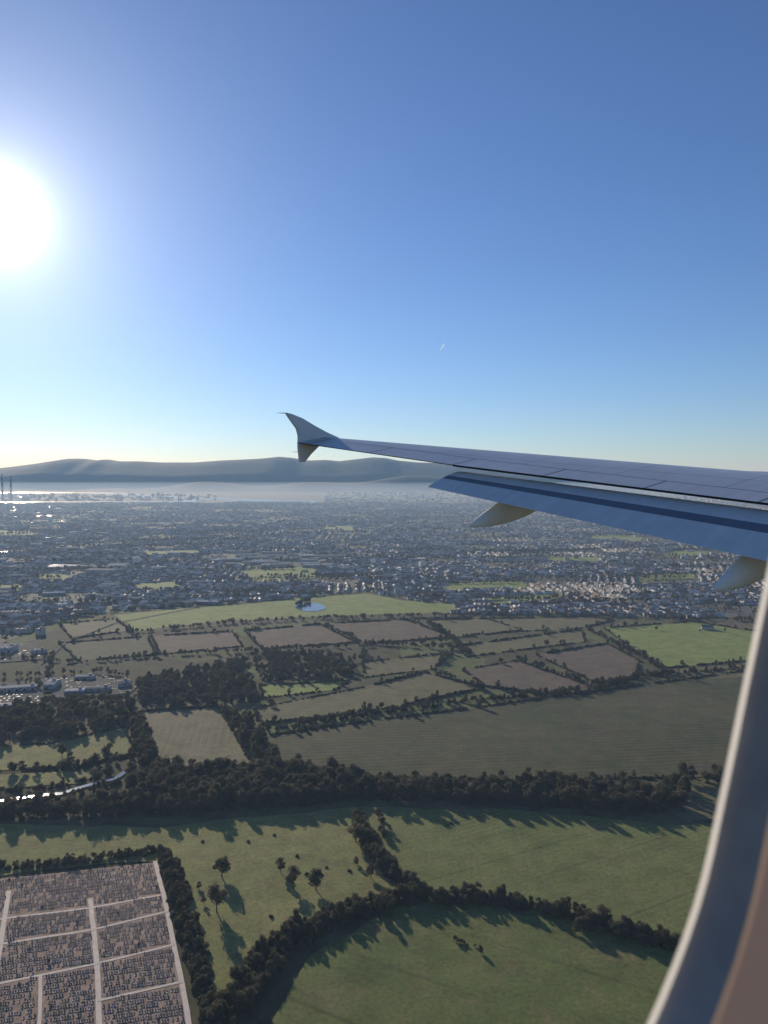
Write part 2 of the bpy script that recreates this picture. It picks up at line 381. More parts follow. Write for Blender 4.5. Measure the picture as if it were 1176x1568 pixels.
parks=[[(500,805),(545,806),(535,813),(495,811)],[(365,873),(480,868),(485,886),(390,892)],[(680,893),(800,889),(810,902),(690,905)],
[(840,852),(925,853),(915,862),(835,860)],[(910,818),(985,820),(980,829),(905,826)],[(1030,843),(1085,845),(1080,852),(1025,850)],
[(0,812),(60,814),(60,821),(-100,822)],[(62,878),(112,880),(105,890),(50,890)],[(-20,898),(40,896),(30,908),(-20,908)],
[(220,845),(300,842),(310,848),(225,851)],[(980,880),(1060,878),(1065,886),(975,890)],
[(740,915),(860,908),(870,918),(750,926)],[(200,895),(270,890),(280,900),(215,906)]]
hedges=[]
for nm,mt,poly,hd in fields:
    w=[G(*q) for q in poly]
    d=dens(w+[w[0]],18)[:-1]; d=[(x+U(-2,2),y+U(-2,2)) for x,y in d]
    sheet(nm,d,M[mt],world=True)
    if hd: hedges.append(w+[w[0]])
for p in parks:
    w=[G(*q) for q in p]; d=dens(w+[w[0]],40)[:-1]; d=[(x+U(-9,9),y+U(-14,14)) for x,y in d]
    sheet('park_lawn',d,M['bright'],world=True)
sheet('pond',[(450,927),(462,924),(480,923),(495,927),(500,932),(488,936),(470,937),(455,933)],M['pond'])
trees=[];ftrees=[];bush=[]
# ---------- cemetery ----------
A,B,C,D=[G(*q) for q in ((-160,1365),(237,1322),(292,1580),(-160,1650))]
sheet('cemetery_ground',[A,B,C,D],M['grave_ground'],world=True)
def bil(u,v):
    return tuple((A[i]*(1-u)+B[i]*u)*(1-v)+(D[i]*(1-u)+C[i]*u)*v for i in (0,1))
paths=[[(237,1320),(250,1370),(262,1425),(275,1490),(290,1575)],[(138,1378),(145,1440),(150,1500),(152,1580)],[(14,1366),(2,1440),(-20,1560)],
[(-120,1425),(10,1408),(140,1392),(247,1372)],[(-120,1468),(0,1448),(145,1425),(258,1397)],[(-120,1535),(0,1508),(148,1478),(268,1448)],[(150,1535),(280,1505)],[(62,1496),(60,1580)]]
for k,p in enumerate(paths): ribbon('cemetery_path',p,3.0 if k<3 else 2.0,M['path'],.25)
def segd(p,a,b):
    ax,ay=a;bx,by=b; dx,dy=bx-ax,by-ay; t=max(0,min(1,((p[0]-ax)*dx+(p[1]-ay)*dy)/(dx*dx+dy*dy)))
    return math.hypot(p[0]-ax-t*dx,p[1]-ay-t*dy)
segs=[(G(*a),G(*b)) for p in paths for a,b in zip(p[:-1],p[1:])]
gr=[]; ang=math.atan2(B[1]-A[1],B[0]-A[0])
nr=int(math.dist(B,C)/4.8); ncx=int(math.dist(A,B)/1.7)
for r in range(1,nr):
    for c in range(1,ncx):
        if random.random()<.14+.3*(math.sin(c*.21+r)*math.sin(r*.7)>.6): continue
        p=bil(c/ncx,r/nr)
        if min(segd(p,*s) for s in segs)<2.3: continue
        k=U(.8,1.15); gr.append((p[0]+U(-.2,.2),p[1]+U(-.3,.3),zc[0],ang+U(-.05,.05),k,k,k*U(.5,1.0)))
        if random.random()<.010: bush.append((p[0],p[1]+2,0,U(0,3),.4,.6,.8))
scatter('cemetery_gravestones',gr,C_grave)

# ---------- woodland & hedges ----------
def wood(poly,sp,s=1.,L=trees):
    w=[G(*q) for q in poly]; xs=[p[0] for p in w]; ys=[p[1] for p in w]
    n=int((max(xs)-min(xs))*(max(ys)-min(ys))/(sp*sp)); ph=U(0,6)
    for _ in range(n):
        x=U(min(xs),max(xs)); y=U(min(ys),max(ys))
        if sp>5.6 and math.sin(x*.045+ph)*math.sin(y*.05+x*.013+ph)>.72: continue
        if inpoly(x,y,w):
            L.append(T(x,y,s))
            if random.random()<.35: k=U(.8,1.4); bush.append((x+U(-4,4),y+U(-4,4),0,U(0,6),k,k*1.5,k))
def belt(px,w,sp,s=1.,L=trees,under=0):
    p=[G(*q) for q in px]
    for a,b_ in zip(p[:-1],p[1:]):
        l=math.dist(a,b_); n=int(l*max(w,sp)/(sp*sp))+1
        nx,ny=-(b_[1]-a[1])/l,(b_[0]-a[0])/l
        for _ in range(n):
            t=random.random(); o=U(-w/2,w/2); L.append(T(a[0]+(b_[0]-a[0])*t+nx*o,a[1]+(b_[1]-a[1])*t+ny*o,s))
        for _ in range(int(l*under)):
            t=random.random(); o=U(-w/2,w/2); k=U(.7,1.4); bush.append((a[0]+(b_[0]-a[0])*t+nx*o,a[1]+(b_[1]-a[1])*t+ny*o,0,U(0,6),k,k*1.4,k))
wood([(-200,1262),(0,1244),(130,1240),(230,1222),(330,1205),(560,1200),(720,1205),(900,1204),(980,1214),(1050,1240),(980,1246),(900,1240),(760,1234),(560,1226),(400,1238),(240,1252),(0,1256)],5.4)
wood([(190,1185),(300,1190),(430,1180),(560,1192),(560,1215),(430,1230),(200,1235)],5.8)
wood([(210,1045),(380,1012),(395,1075),(340,1080),(215,1086)],8,.85)
wood([(380,1000),(550,1008),(540,1040),(400,1046)],9,.8)
wood([(0,1108),(200,1085),(210,1112),(70,1136),(-150,1145)],9)
wood([(-200,1085),(60,1080),(200,1070),(205,1090),(0,1105),(-200,1120)],12)
wood([(240,1180),(395,1182),(420,1200),(235,1200)],6.5)
wood([(335,1085),(385,1110),(430,1172),(395,1180),(365,1130)],7)
wood([(196,1085),(214,1090),(244,1180),(215,1180)],7)
wood([(1040,1195),(1110,1190),(1300,1180),(1300,1200),(1090,1215),(1000,1225)],6.5)
belt([(-100,1170),(0,1185),(110,1178),(200,1160)],10,9,.8)
belt([(-60,1216),(60,1210),(120,1198),(170,1185)],5,6,.5,under=.3)
belt([(-60,1236),(0,1233),(60,1228),(110,1221),(150,1209),(185,1198)],4,4.2,.5,under=.3)
belt([(400,1120),(560,1095),(735,1072),(910,1058),(985,1035),(1140,1024),(1300,1016)],8,5.5,.62,under=.3)
belt([(325,1575),(350,1530),(400,1465),(470,1418),(560,1388),(640,1378)],10,4.4,.66,under=.8)
belt([(640,1378),(760,1383),(860,1398),(920,1418),(1020,1448),(1200,1500)],9,4.2,.66,under=.9)
belt([(345,1575),(420,1475),(470,1432),(540,1400),(600,1390)],12,4.6,.66,under=.8)
belt([(548,1258),(560,1295),(600,1340),(645,1378)],9,4.5,.8,under=.8)
belt([(580,1250),(590,1290)],3,6,.6)
belt([(248,1300),(275,1400),(310,1510),(330,1590)],9,4.1,.46,under=.7)
belt([(262,1310),(290,1400),(318,1500)],8,5,.38,under=.4)
belt([(-200,1352),(0,1330),(120,1322),(245,1304)],8,4.0,.40,under=.4)
belt([(880,1425),(960,1440),(1040,1452)],9,5,.7)
belt([(690,1440),(738,1456)],2,3,.26)
for x,y,s in ((340,1345,1.4),(332,1398,1.4),(430,1338,.85),(449,1362,1.2),(484,1364,1.35),(545,1290,1.3),(577,1298,.9),(305,1362,.45),(312,1385,.4),(736,1460,.45),
    (95,1158,1.2),(168,1150,.8),(178,1165,.7),(108,1170,1.0),(150,1168,.7),(545,1325,.5),(560,1315,.8),(568,1345,.9),
    (1005,965,.7),(1090,962,.6),(1110,968,.6),(1072,968,.5),(266,1195,.6),(905,1418,.9),(925,1412,.9),(1020,1040,.7)):
    X,Y=G(x,y); trees.append((X,Y,0,U(0,6),s,s,s*1.0))
for x,y in ((415,1405),(470,1340),(500,1330),(535,1335),(455,1312),(690,1262),(380,1290),(310,1290),(420,1280)):
    X,Y=G(x,y); k=U(.5,.9); bush.append((X,Y,0,U(0,6),k,k*1.4,k))
for h in hedges:
    for a,b_ in zip(h[:-1],h[1:]):
        l=math.dist(a,b_)
        gap=random.random(); th=U(.55,1.1)
        an=math.atan2(b_[1]-a[1],b_[0]-a[0])
        for k in range(int(l/3)):
            if math.sin(k*.13+gap*9)+.4*math.sin(k*.41)>.95: continue
            t=(k+U(0,1))*3/l; k2=U(.7,1.4)*th
            bush.append((a[0]+(b_[0]-a[0])*t+U(-1.2,1.2),a[1]+(b_[1]-a[1])*t+U(-1.2,1.2),0,an+U(-.3,.3),k2*1.2,k2*1.1,k2*U(.8,1.4)))
            if random.random()<.10: trees.append(T(a[0]+(b_[0]-a[0])*t,a[1]+(b_[1]-a[1])*t,U(.35,.8)))
belt([(90,950),(180,936),(390,921)],12,9,.8,ftrees)
belt([(200,970),(350,955),(500,948),(700,942),(900,944),(1100,950),(1300,950)],20,10,.8,ftrees)
belt([(0,1005),(120,1015),(240,1005),(380,998),(560,990),(700,982)],12,9,.75,ftrees)
belt([(560,990),(555,1012)],8,7,.7); belt([(655,955),(700,985),(720,1005)],10,7,.7)
belt([(895,962),(985,1008),(1010,1025)],10,7,.7); belt([(690,1000),(660,1028),(740,1058)],8,7,.65)
belt([(545,985),(700,995)],12,8,.7); belt([(455,928),(470,921),(478,922)],10,5,.8)
belt([(790,1010),(905,1052),(975,1040)],8,6.5,.65)
belt([(-60,1040),(60,1035),(150,1030),(215,1040)],8,8,.6); belt([(80,1000),(70,1040)],6,7,.6); belt([(-60,1050),(50,1044),(90,1078),(210,1068)],6,9,.6)
scatter('hedgerow',bush,C_bush)
scatter('woodland_trees',trees,C_tree)

# ---------- suburb houses ----------
parkw=[[G(*q) for q in p] for p in parks]+[[G(*q) for q in fields[0][2]]]
wh=[[(350,846),(400,846),(400,866),(340,866)],[(405,850),(500,850),(500,868),(410,870)],[(110,865),(175,865),(170,880),(105,880)]]
whw=[[G(*q) for q in p] for p in wh]
houses=[];roads=MB();y=1150.
while y<9200:
    cs=170 if y<3500 else (230 if y<5500 else 330)
    x=-.62*y-200
    while x<.62*y+200:
        cx=x+U(-20,20); cy=y+U(-20,20)
        a=random.choice((0,0,0,.1,-.12,.25,-.3,1.5,1.2))+.12*math.sin(x*.0011+y*.0007)
        ca,sa=math.cos(a),math.sin(a); green=random.random()<.17
        step=11 if y<2600 else (14 if y<4500 else 22)
        rowd=[-70,-46,-22,2,26,50,74] if cs==170 else list(range(-int(cs*.45),int(cs*.45),30 if cs==230 else 48))
        for ri,rv in enumerate(rowd):
            bend=U(-.0008,.0008)
            for u in np.arange(-cs*.46,cs*.46,step):
                vv=rv+bend*u*u
                X=cx+u*ca-vv*sa; Yy=cy+u*sa+vv*ca
                px,py=proj(X,Yy)
                if py>bnd(px) : continue
                if any(inpoly(X,Yy,w) for w in parkw+whw if abs(w[0][1]-Yy)<900): continue
                if green or random.random()<.14:
                    if random.random()<.45: ftrees.append(T(X,Yy,U(.5,1)))
                    continue
                k=U(.8,1.05); houses.append((X,Yy,0,a+U(-.05,.05)+(1.57 if random.random()<.15 else 0),k,k,k))
                if random.random()<.42: ftrees.append(T(X+U(-9,9),Yy+U(7,14)*random.choice((-1,1)),U(.35,.8)))
            if ri%2==0 and y<5500 and not green:
                v2=rv+12; p=[(cx+u*ca-(v2+bend*u*u)*sa, cy+u*sa+(v2+bend*u*u)*ca) for u in (-cs*.48,0,cs*.48)]
                if all(proj(*q)[1]<bnd(proj(*q)[0]) for q in p) and not any(inpoly(*q,w) for q in p for w in parkw):
                    for q0,q1 in zip(p[:-1],p[1:]):
                        roads.face([(q0[0]+3*sa,q0[1]-3*ca,0),(q1[0]+3*sa,q1[1]-3*ca,0),(q1[0]-3*sa,q1[1]+3*ca,0),(q0[0]-3*sa,q0[1]+3*ca,0)])
        x+=cs
    y+=cs
scatter('suburb_houses',houses,C_house)
zc[0]+=.05; obj('suburb_roads',roads.mesh('suburb_roads',[M['asphalt']]),loc=(0,0,zc[0]))
for _ in range(150):
    yy=1700*math.exp(U(0,1.7)); xx=U(-.6,.6)*yy; l=U(100,600); a=U(-.25,.25)
    for k in range(int(l/8)):
        X=xx+math.cos(a)*k*8+U(-6,6); Yy=yy+math.sin(a)*k*8+U(-8,8); q=proj(X,Yy)
        if q[1]<bnd(q[0]): ftrees.append(T(X,Yy,U(.8,1.3)))
scatter('distant_trees',ftrees,C_ftree)
blk=[]
for _ in range(5600):
    yy=2400*math.exp(U(0,1)**.8*1.85); xx=U(-.6,.6)*yy; q=proj(xx,yy)
    if yy<9000 or q[0]>500:
        s=U(.5,1.0) if yy<9000 else U(.8,1.8)
        blk.append((xx,yy,0,random.choice((0,.3,-.3,1.4)),s,s,s*U(.5,1.3)))
blk=[b_ for i,b_ in enumerate(blk) if b_[1]>5000 or i%4==0]
scatter('city_buildings',blk,C_block)
sheds=[]
for w in whw:
    ys=[p[1] for p in w]; xs=[p[0] for p in w]
    for _ in range(12): sheds.append((U(min(xs),max(xs)),U(min(ys),max(ys)),0,U(-.1,.1),1.1,1,1))
for _ in range(45):
    X,Yy=G(U(0,1176),U(815,900)); sheds.append((X,Yy,0,U(-.3,.3),.6,.6,.8))
for _ in range(22):
    X,Yy=G(U(-60,330),U(850,925)); sheds.append((X,Yy,0,U(-.3,.3),.6,.6,.8))
scatter('industrial_estate',sheds,C_shed)
sheet('industrial_yard',[(-200,985),(55,985),(70,1010),(-200,1030)],M['yard'])
sheet('industrial_yard',[(60,1040),(150,1034),(215,1048),(200,1062),(90,1074)],M['yard'])
sheet('industrial_yard',[(-150,1050),(50,1045),(80,1080),(-150,1095)],M['yard'])
ribbon('road',[(-100,1080),(60,1065),(75,1050),(60,1020),(100,985),(175,955),(330,925)],5,M['asphalt'],.6)
for i,(x,yy,L,W,hh,k,r) in enumerate(((0,998,50,30,9,2,.1),(-40,965,60,24,8,2,.05),(35,968,30,16,7,1,.1),(62,972,14,12,12,1,0),(80,1052,16,28,7,1,.1),(115,1062,26,12,5,1,.15),(150,1058,34,11,5,1,.1),
    (190,1050,18,20,6,1,.4),(22,1058,60,14,6,2,.25),(-40,1075,60,18,6,2,.2),(20,1085,40,12,6,1,.25),(130,1040,28,10,5,1,.1),(100,925,26,20,8,1,.1),(20,940,50,16,6,2,.1),(60,1000,22,14,6,1,.1))):
    X,Yy=G(x,yy); me=shed_mesh('warehouse',L,W,hh,k); obj('warehouse_building',me,loc=(X,Yy,.3),rot=(0,0,r))
X,Yy=G(1083,964); o=obj('farmhouse',house_proto('farmhouse_mesh',L=22,W=10,hh=5.5,rh=4,kind=1).data,loc=(X,Yy,.2),rot=(0,0,-.3))
def car_proto(name):
    b=MB(); b.box(-2.1,2.1,-.85,.85,.3,.85,0); i=len(b.v)
    b.v+=[(-1.3,-.8,.85),(1.1,-.8,.85),(1.1,.8,.85),(-1.3,.8,.85),(-.9,-.65,1.42),(.6,-.65,1.42),(.6,.65,1.42),(-.9,.65,1.42)]
    for q,mi in (((4,5,6,7),0),((0,1,5,4),1),((1,2,6,5),1),((2,3,7,6),1),((3,0,4,7),1)): b.f.append(tuple(i+k for k in q)); b.m.append(mi)
    for sx in (-1.3,1.3):
        for sy in (-.86,.74): b.tube((sx,sy,.32),(sx,sy+.12,.32),.32,.32,10,2)
    return bpy.data.objects.new(name,b.mesh(name,[ramp_rand_mat('car_paint',[(.6,.6,.6),(.3,.3,.32),(.05,.05,.06),(.35,.04,.03),(.05,.1,.3),(.7,.7,.7)],rough=.5),M['glass'],M['asphalt']]))
C_car=coll('car_kinds',[car_proto('car_kind')])
cars=[]
for poly in ([(60,1040),(150,1034),(215,1048),(200,1062),(90,1074)],[(-60,988),(55,988),(65,1008),(-60,1020)],[(-60,1056),(45,1050),(70,1078),(-60,1090)]):
    w=[G(*q) for q in poly]; xs=[p[0] for p in w]; ys=[p[1] for p in w]
    for _ in range(130):
        X,Yy=U(min(xs),max(xs)),round(U(min(ys),max(ys))/9)*9
        if inpoly(X,Yy,w): cars.append((X,Yy,.35,1.57+U(-.1,.1),1,1,1))
scatter('parked_cars',cars,C_car)
ribbon('stream',[(-120,1240),(0,1228),(50,1222),(95,1216),(130,1206),(175,1194),(200,1178)],6,M['pond'],1.8)

# ---------- bay, harbour, mountains ----------
sheet('bay_water',[(-900,773),(300,771),(300,765),(480,771),(488,767),(300,762),(150,752),(-900,747)],M['water'])
zc[0]+=.5
sheet('harbour_land',[(-900,767.5),(100,768.5),(270,767.5),(290,763),(130,755),(-100,756),(-900,758)],M['suburb'])
pb=[]
for _ in range(260):
    X,Yy=G(U(-80,330),U(758,767)); s=U(.7,1.6); pb.append((X,Yy,.5,U(-.2,.2),s,s,s*U(.8,2)))
scatter('harbour_buildings',pb,C_block)
def chimney(px,py,h):
    X,Yy=G(px,py); b=MB()
    n=8
    for k in range(n):
        z0=h*k/n; z1=h*(k+1)/n; b.tube((0,0,z0),(0,0,z1),16-5*k/n,16-5*(k+1)/n,14,(k%2) if k>3 else 1,k==n-1)
    b.tube((0,0,h),(0,0,h+3),6,6,14,0); b.box(-20,20,-15,15,0,24,1)
    obj('power_station_chimney',b.mesh('chimney',[M['chim_r'],M['chim_w']]),loc=(X,Yy,0))
chimney(4,764,350); chimney(17,764,325)
def crane(px,py):
    X,Yy=G(px,py); b=MB()
    for sx in (-15,15):
        for sy in (-12,12): b.box(sx-2.5,sx+2.5,sy-2.5,sy+2.5,0,70,0)
    b.box(-17,17,-14,-10,66,70.1,0); b.box(-17,17,10,14,66,70.1,0); b.box(-70,50,-3,3,70.2,76,0); b.tube((0,0,76),(0,0,108),3,2,6)
    b.tube((0,0,108),(-66,0,76),1.5,1.5,5); b.tube((0,0,108),(46,0,76),1.5,1.5,5); b.box(20,34,-5,5,62,70.1,0)
    obj('harbour_crane',b.mesh('crane',[M['steel']]),loc=(X,Yy,0))
for p in ((118,766),(180,767),(248,766),(275,767)): crane(*p)

prof=[(-900,722),(-300,718),(0,716),(30,713),(60,709),(85,705),(110,701),(130,701),(150,704),(165,702),(185,705),(215,705),(250,707),(300,707),(340,704),(400,701),(430,698),(450,700),(470,704),(500,703),(520,705),(545,702),(570,699),(590,700),(610,704),(640,707),(800,711),(1000,716),(1176,721),(1500,724),(2200,726)]
ph=rng.uniform(0,6.28,40)
def fn(x,y):
    s=0
    for k in range(1,9):
        q=2**k; s+=math.sin(x*q/9000+ph[k]+math.sin(y*q/7000+ph[k+10])*1.3)*math.cos(y*q/8000+ph[k+20])/q**.9
    return s
M['moor']=field_mat('moorland',(.04,.045,.028),(.06,.05,.035),nsc=.0008,amt=0,c3=(.025,.032,.02))
def grid(name,nx,ny,x0,x1,y0,y1,zf):
    v=[];f=[]
    for j in range(ny):
        yy=y0+(y1-y0)*j/(ny-1)
        for i in range(nx):
            xx=x0+(x1-x0)*i/(nx-1); v.append((xx,yy,zf(xx,yy,j)))
    for j in range(ny-1):
        for i in range(nx-1):
            a=j*nx+i; f.append((a,a+1,a+nx+1,a+nx))
    me=bpy.data.meshes.new(name); me.from_pydata(v,[],f); me.materials.append(M['moor']); me.polygons.foreach_set('use_smooth',[True]*len(f)); obj(name,me)
def zm(xx,yy,j):
    px=588+xx/20300*F; hr=300+(731-np.interp(px,[p[0] for p in prof],[p[1] for p in prof]))/F*20300
    t=(yy-20300)/3000; s=math.exp(-t*t*1.6) if t<0 else math.exp(-t*t*.7)
    edge=min(1,j/3)
    return hr*s*edge+fn(xx,yy)*110*edge*(1-s)*(1 if t<0 else 0)-5+fn(xx*4,yy*4)*9*edge
grid('mountains',520,26,-27000,27000,17300,23800,zm)
def zh(xx,yy,j):
    t=(yy-16600)/700; s=math.exp(-t*t)
    h=190+95*math.sin(xx/1900+1.3)+60*math.sin(xx/830+.4)+40*math.sin(xx/370)+fn(xx*3,3)*30
    if xx<-4000: h*=max(.25,1-(-4000-xx)/6000)
    return max(-5,h)*s-4+fn(xx*5,yy*4)*4*s
grid('foothills',420,14,-16000,16000,15400,18000,zh)

# ---------- atmosphere ----------
def volbox(name,x0,x1,y0,y1,z0,z1,dn,col,g):
    b=MB(); b.box(x0,x1,y0,y1,z0,z1)
    m=bpy.data.materials.new(name); m.use_nodes=True; nt=m.node_tree; nt.nodes.clear()
    o=nt.nodes.new('ShaderNodeOutputMaterial'); s=nt.nodes.new('ShaderNodeVolumeScatter')
    s.inputs['Color'].default_value=(*col,1); s.inputs['Density'].default_value=dn; s.inputs['Anisotropy'].default_value=g
    nt.links.new(s.outputs[0],o.inputs['Volume']); obj(name,b.mesh(name,[m]))
volbox('haze',-45000,45000,-3000,45000,-50,900,2.3e-5,(.38,.64,1.),.2)
volbox('low_haze',-30000,30000,-2500,24000,-40,215,6.2e-5,(.58,.76,1.),.2)

# ---------- airplane wing ----------
TH=math.radians(38)
wing=bpy.data.objects.new('airplane_wing',None); scene.collection.objects.link(wing)
wing.location=(0,0,H-.04); wing.rotation_euler=(0,0,TH)
fLE=lambda l:17.88-.51*l
fTE=lambda l:12.88-.25*l if l>4.5 else 11.755
zLE=lambda l:float(np.interp(l,[0,6.6,10.8,15],[-.54,.16,.61,1.04]))
zTE=lambda l:float(np.interp(l,[0,5.27,10.8,15],[-.97,-.35,.30,.87]))
def paint(name,c,lines=False):
    m,nt,b=newmat(name)
    tc=N(nt,'ShaderNodeTexCoord').outputs['Object']
    n=rng_map(nt,noise(nt,tc,1.2,6,.7),.3,.7)
    col=mixc(nt,n,c,tuple(x*.86 for x in c))
    mp=N(nt,'ShaderNodeMapping'); nt.links.new(tc,mp.inputs[0]); mp.inputs['Scale'].default_value=(.5,7,1)
    st=rng_map(nt,noise(nt,mp.outputs[0],1.0,5,.7),.3,.7,.90,1.05)
    col=mixc(nt,1.0,col,grey(nt,st),'MULTIPLY')
    if lines:
        s=N(nt,'ShaderNodeSeparateXYZ'); nt.links.new(tc,s.inputs[0]); X_,Y_=s.outputs[0],s.outputs[1]
        te=math_n(nt,'ADD',X_,math_n(nt,'MULTIPLY',Y_,.25))
        def line(val,c0,w):
            return math_n(nt,'LESS_THAN',math_n(nt,'ABSOLUTE',math_n(nt,'SUBTRACT',val,c0)),w)
        L=[line(te,13.55,.016),line(math_n(nt,'ADD',X_,math_n(nt,'MULTIPLY',Y_,.51)),17.5,.010),line(math_n(nt,'ADD',X_,math_n(nt,'MULTIPLY',Y_,.38)),15.2,.008)]
        near=math_n(nt,'LESS_THAN',te,13.55)
        for q in (5.4,7.1,8.9,10.8,12.9,14.7): L.append(math_n(nt,'MULTIPLY',line(Y_,q,.018),near))
        far=math_n(nt,'GREATER_THAN',te,13.55)
        for q in (6.2,8.0,9.8,11.7,13.5): L.append(math_n(nt,'MULTIPLY',line(Y_,q,.006),far))
        tot=L[0]
        for q in L[1:]: tot=math_n(nt,'MAXIMUM',tot,q)
        col=mixc(nt,tot,col,(.05,.055,.06))
    nt.links.new(col,b.inputs['Base Color']); b.inputs['Roughness'].default_value=.38; b.inputs['Specular IOR Level'].default_value=.4
    return m
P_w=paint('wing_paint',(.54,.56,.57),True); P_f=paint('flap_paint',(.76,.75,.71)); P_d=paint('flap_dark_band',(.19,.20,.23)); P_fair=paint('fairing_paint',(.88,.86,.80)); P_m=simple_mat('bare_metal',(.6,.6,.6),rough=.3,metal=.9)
P_k=simple_mat('painted_gap_shade',(.02,.02,.022),rough=.8,scale=3)  # near-black trailing-edge face, paints in the shade of the wing-flap gap
def airfoil(s,t): return 5*t*(.2969*math.sqrt(s)-.126*s-.3516*s*s+.2843*s**3-.1036*s**4)
def loft(name,secs,mats,mi_fn):
    import bmesh
    v=[];f=[];mi=[]; n=len(secs[0])
    for s in secs: v+=s
    for i in range(len(secs)-1):
        for k in range(n):
            k2=(k+1)%n; f.append((i*n+k,i*n+k2,(i+1)*n+k2,(i+1)*n+k)); mi.append(mi_fn(i,k))
    f.append(tuple(range(n))[::-1]); mi.append(0); f.append(tuple((len(secs)-1)*n+k for k in range(n))); mi.append(0)
    me=bpy.data.meshes.new(name); me.from_pydata(v,[],f)
    for m in mats: me.materials.append(m)
    me.polygons.foreach_set('material_index',mi); me.polygons.foreach_set('use_smooth',[len(p)==4 for p in f]); me.update()
    bm=bmesh.new(); bm.from_mesh(me); bmesh.ops.recalc_face_normals(bm,faces=bm.faces); bm.to_mesh(me); bm.free()
    try: me.set_sharp_from_angle(angle=math.radians(35))
    except Exception: pass
    return obj(name,me,parent=wing)
SS=[0,.01,.03,.07,.13,.22,.32,.45,.6,.75,.88,1]
secs=[]
for l in list(np.linspace(-1,4.5,5))+list(np.linspace(5,10.7,14))+[10.78,10.82]+list(np.linspace(11.2,14.6,9))+[14.85,15.0]:
    a,bb=fLE(l),fTE(l); c=a-bb; t=.115 if l<6 else .115-.03*(l-6)/9
    if l>14.7: a-=.12*(l-14.7)/.3
    th=.030 if l<10.8 else .010
    z0,z1=zLE(l)-.045*c,zTE(l)
    up=[(a-(a-bb)*s,l,z0+(z1-z0)*s+airfoil(s,t)*c*1.0+.01*(1-s)+(.008 if s==1 else 0)) for s in SS]
    lo=[(a-(a-bb)*s,l,z0+(z1-z0)*s-airfoil(s,t)*c*.75-(th if s==1 else 0)) for s in SS[1:]][::-1]
    secs.append(up+lo)
nU=len(SS)
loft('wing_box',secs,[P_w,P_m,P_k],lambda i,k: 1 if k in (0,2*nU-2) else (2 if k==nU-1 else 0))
fs=[]
S2=[0,.04,.10,.20,.30,.42,.58,.72,.86,1]
for l in np.linspace(2.5,10.8,14):
    f0=fTE(l)+.28; z0=zTE(l)-.15; f1=9.52+(10.8-l)*(.98/6); z1=-.13-(10.8-l)*(.98/6); c=math.hypot(f0-f1,z0-z1)
    nx_=-(z0-z1)/c; nz_=(f0-f1)/c
    up=[(f0+(f1-f0)*s+nx_*airfoil(s,.13)*c,l,z0+(z1-z0)*s+nz_*airfoil(s,.13)*c+.004) for s in S2]
    lo=[(f0+(f1-f0)*s-nx_*airfoil(s,.07)*c,l,z0+(z1-z0)*s-nz_*airfoil(s,.07)*c-.004) for s in S2[1:]][::-1]
    fs.append(up+lo)
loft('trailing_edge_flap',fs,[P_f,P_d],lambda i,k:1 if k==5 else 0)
poly=[(10.36,1.02),(9.98,1.15),(9.62,1.30),(9.3,1.45),(9.0,1.54),(8.82,1.56),(8.93,1.42),(9.12,1.2),(9.17,1.03),(9.16,.78),(9.2,.42),(9.36,.42),(9.52,.60),(9.75,.80),(10.36,.97)]
n=len(poly)
v=[(p[0],15.0,p[1]) for p in poly]+[(p[0],15.07,p[1]) for p in poly]
f=[tuple(range(n))[::-1],tuple(range(n,2*n))]+[(i,(i+1)%n,n+(i+1)%n,n+i) for i in range(n)]
me=bpy.data.meshes.new('wingtip_fence'); me.from_pydata(v,[],f); me.materials.append(P_f); fo=obj('wingtip_fence',me,parent=wing)
bv=fo.modifiers.new('b','BEVEL'); bv.width=.02; bv.segments=2
b=MB(); b.tube((8.9,15.03,1.55),(8.6,15.03,1.54),.012,.004,6); b.tube((9.2,15.03,.66),(9.0,15.03,.65),.008,.003,5)
obj('static_wick',b.mesh('static_wick',[P_d]),parent=wing)
def pod(l,fa,za,fb,zb,r):
    s=[]
    for k in range(15):
        t=k/14; rr=r*(math.sin(math.pi*min(1,t**.8*.98+.02))**.8)+.01
        s.append([(fa+(fb-fa)*t,l+.6*rr*math.cos(q),za+(zb-za)*t+rr*math.sin(q)*1.0) for q in np.linspace(0,2*math.pi,17)[:-1]])
    loft('flap_track_fairing',s,[P_fair],lambda i,k:0)
pod(9.6,12.0,-.14,9.45,-.84,.27); pod(5.3,13.2,-.75,10.0,-1.54,.32)

# ---------- window frame ----------
win=bpy.data.objects.new('airplane_window_frame',None); scene.collection.objects.link(win); win.location=(0,0,H); win.rotation_euler=(0,0,TH)
d=.10; zmid=.55
half=[(2.42,.55),(2.40,.35),(2.335,.05),(2.215,-.26),(2.09,-.56),(1.965,-.87),(1.835,-1.14),(1.61,-1.38),(1.32,-1.58),(1.05,-1.66)]
right=[(x,2*zmid-z) for x,z in half[::-1][:-1]]+half
left=[(2.1-x,z) for x,z in right[::-1]]
out=right+left
pts=[]
n=len(out)
for i in range(n):
    p0,p1,p2,p3=[Vector(out[(i+k-1)%n]) for k in range(4)]
    if (p2-p1).length<1e-5: continue
    for t in (0,.25,.5,.75):
        pts.append(.5*((2*p1)+(p2-p0)*t+(2*p0-5*p1+4*p2-p3)*t*t+(3*p1-p0-3*p2+p3)*t**3))
n=len(pts); nor=[]
for i in range(n):
    tg=(pts[(i+1)%n]-pts[i-1]).normalized(); q=Vector((tg.y,-tg.x))
    if q.dot(pts[i]-Vector((1.05,zmid)))<0: q=-q
    nor.append(q)
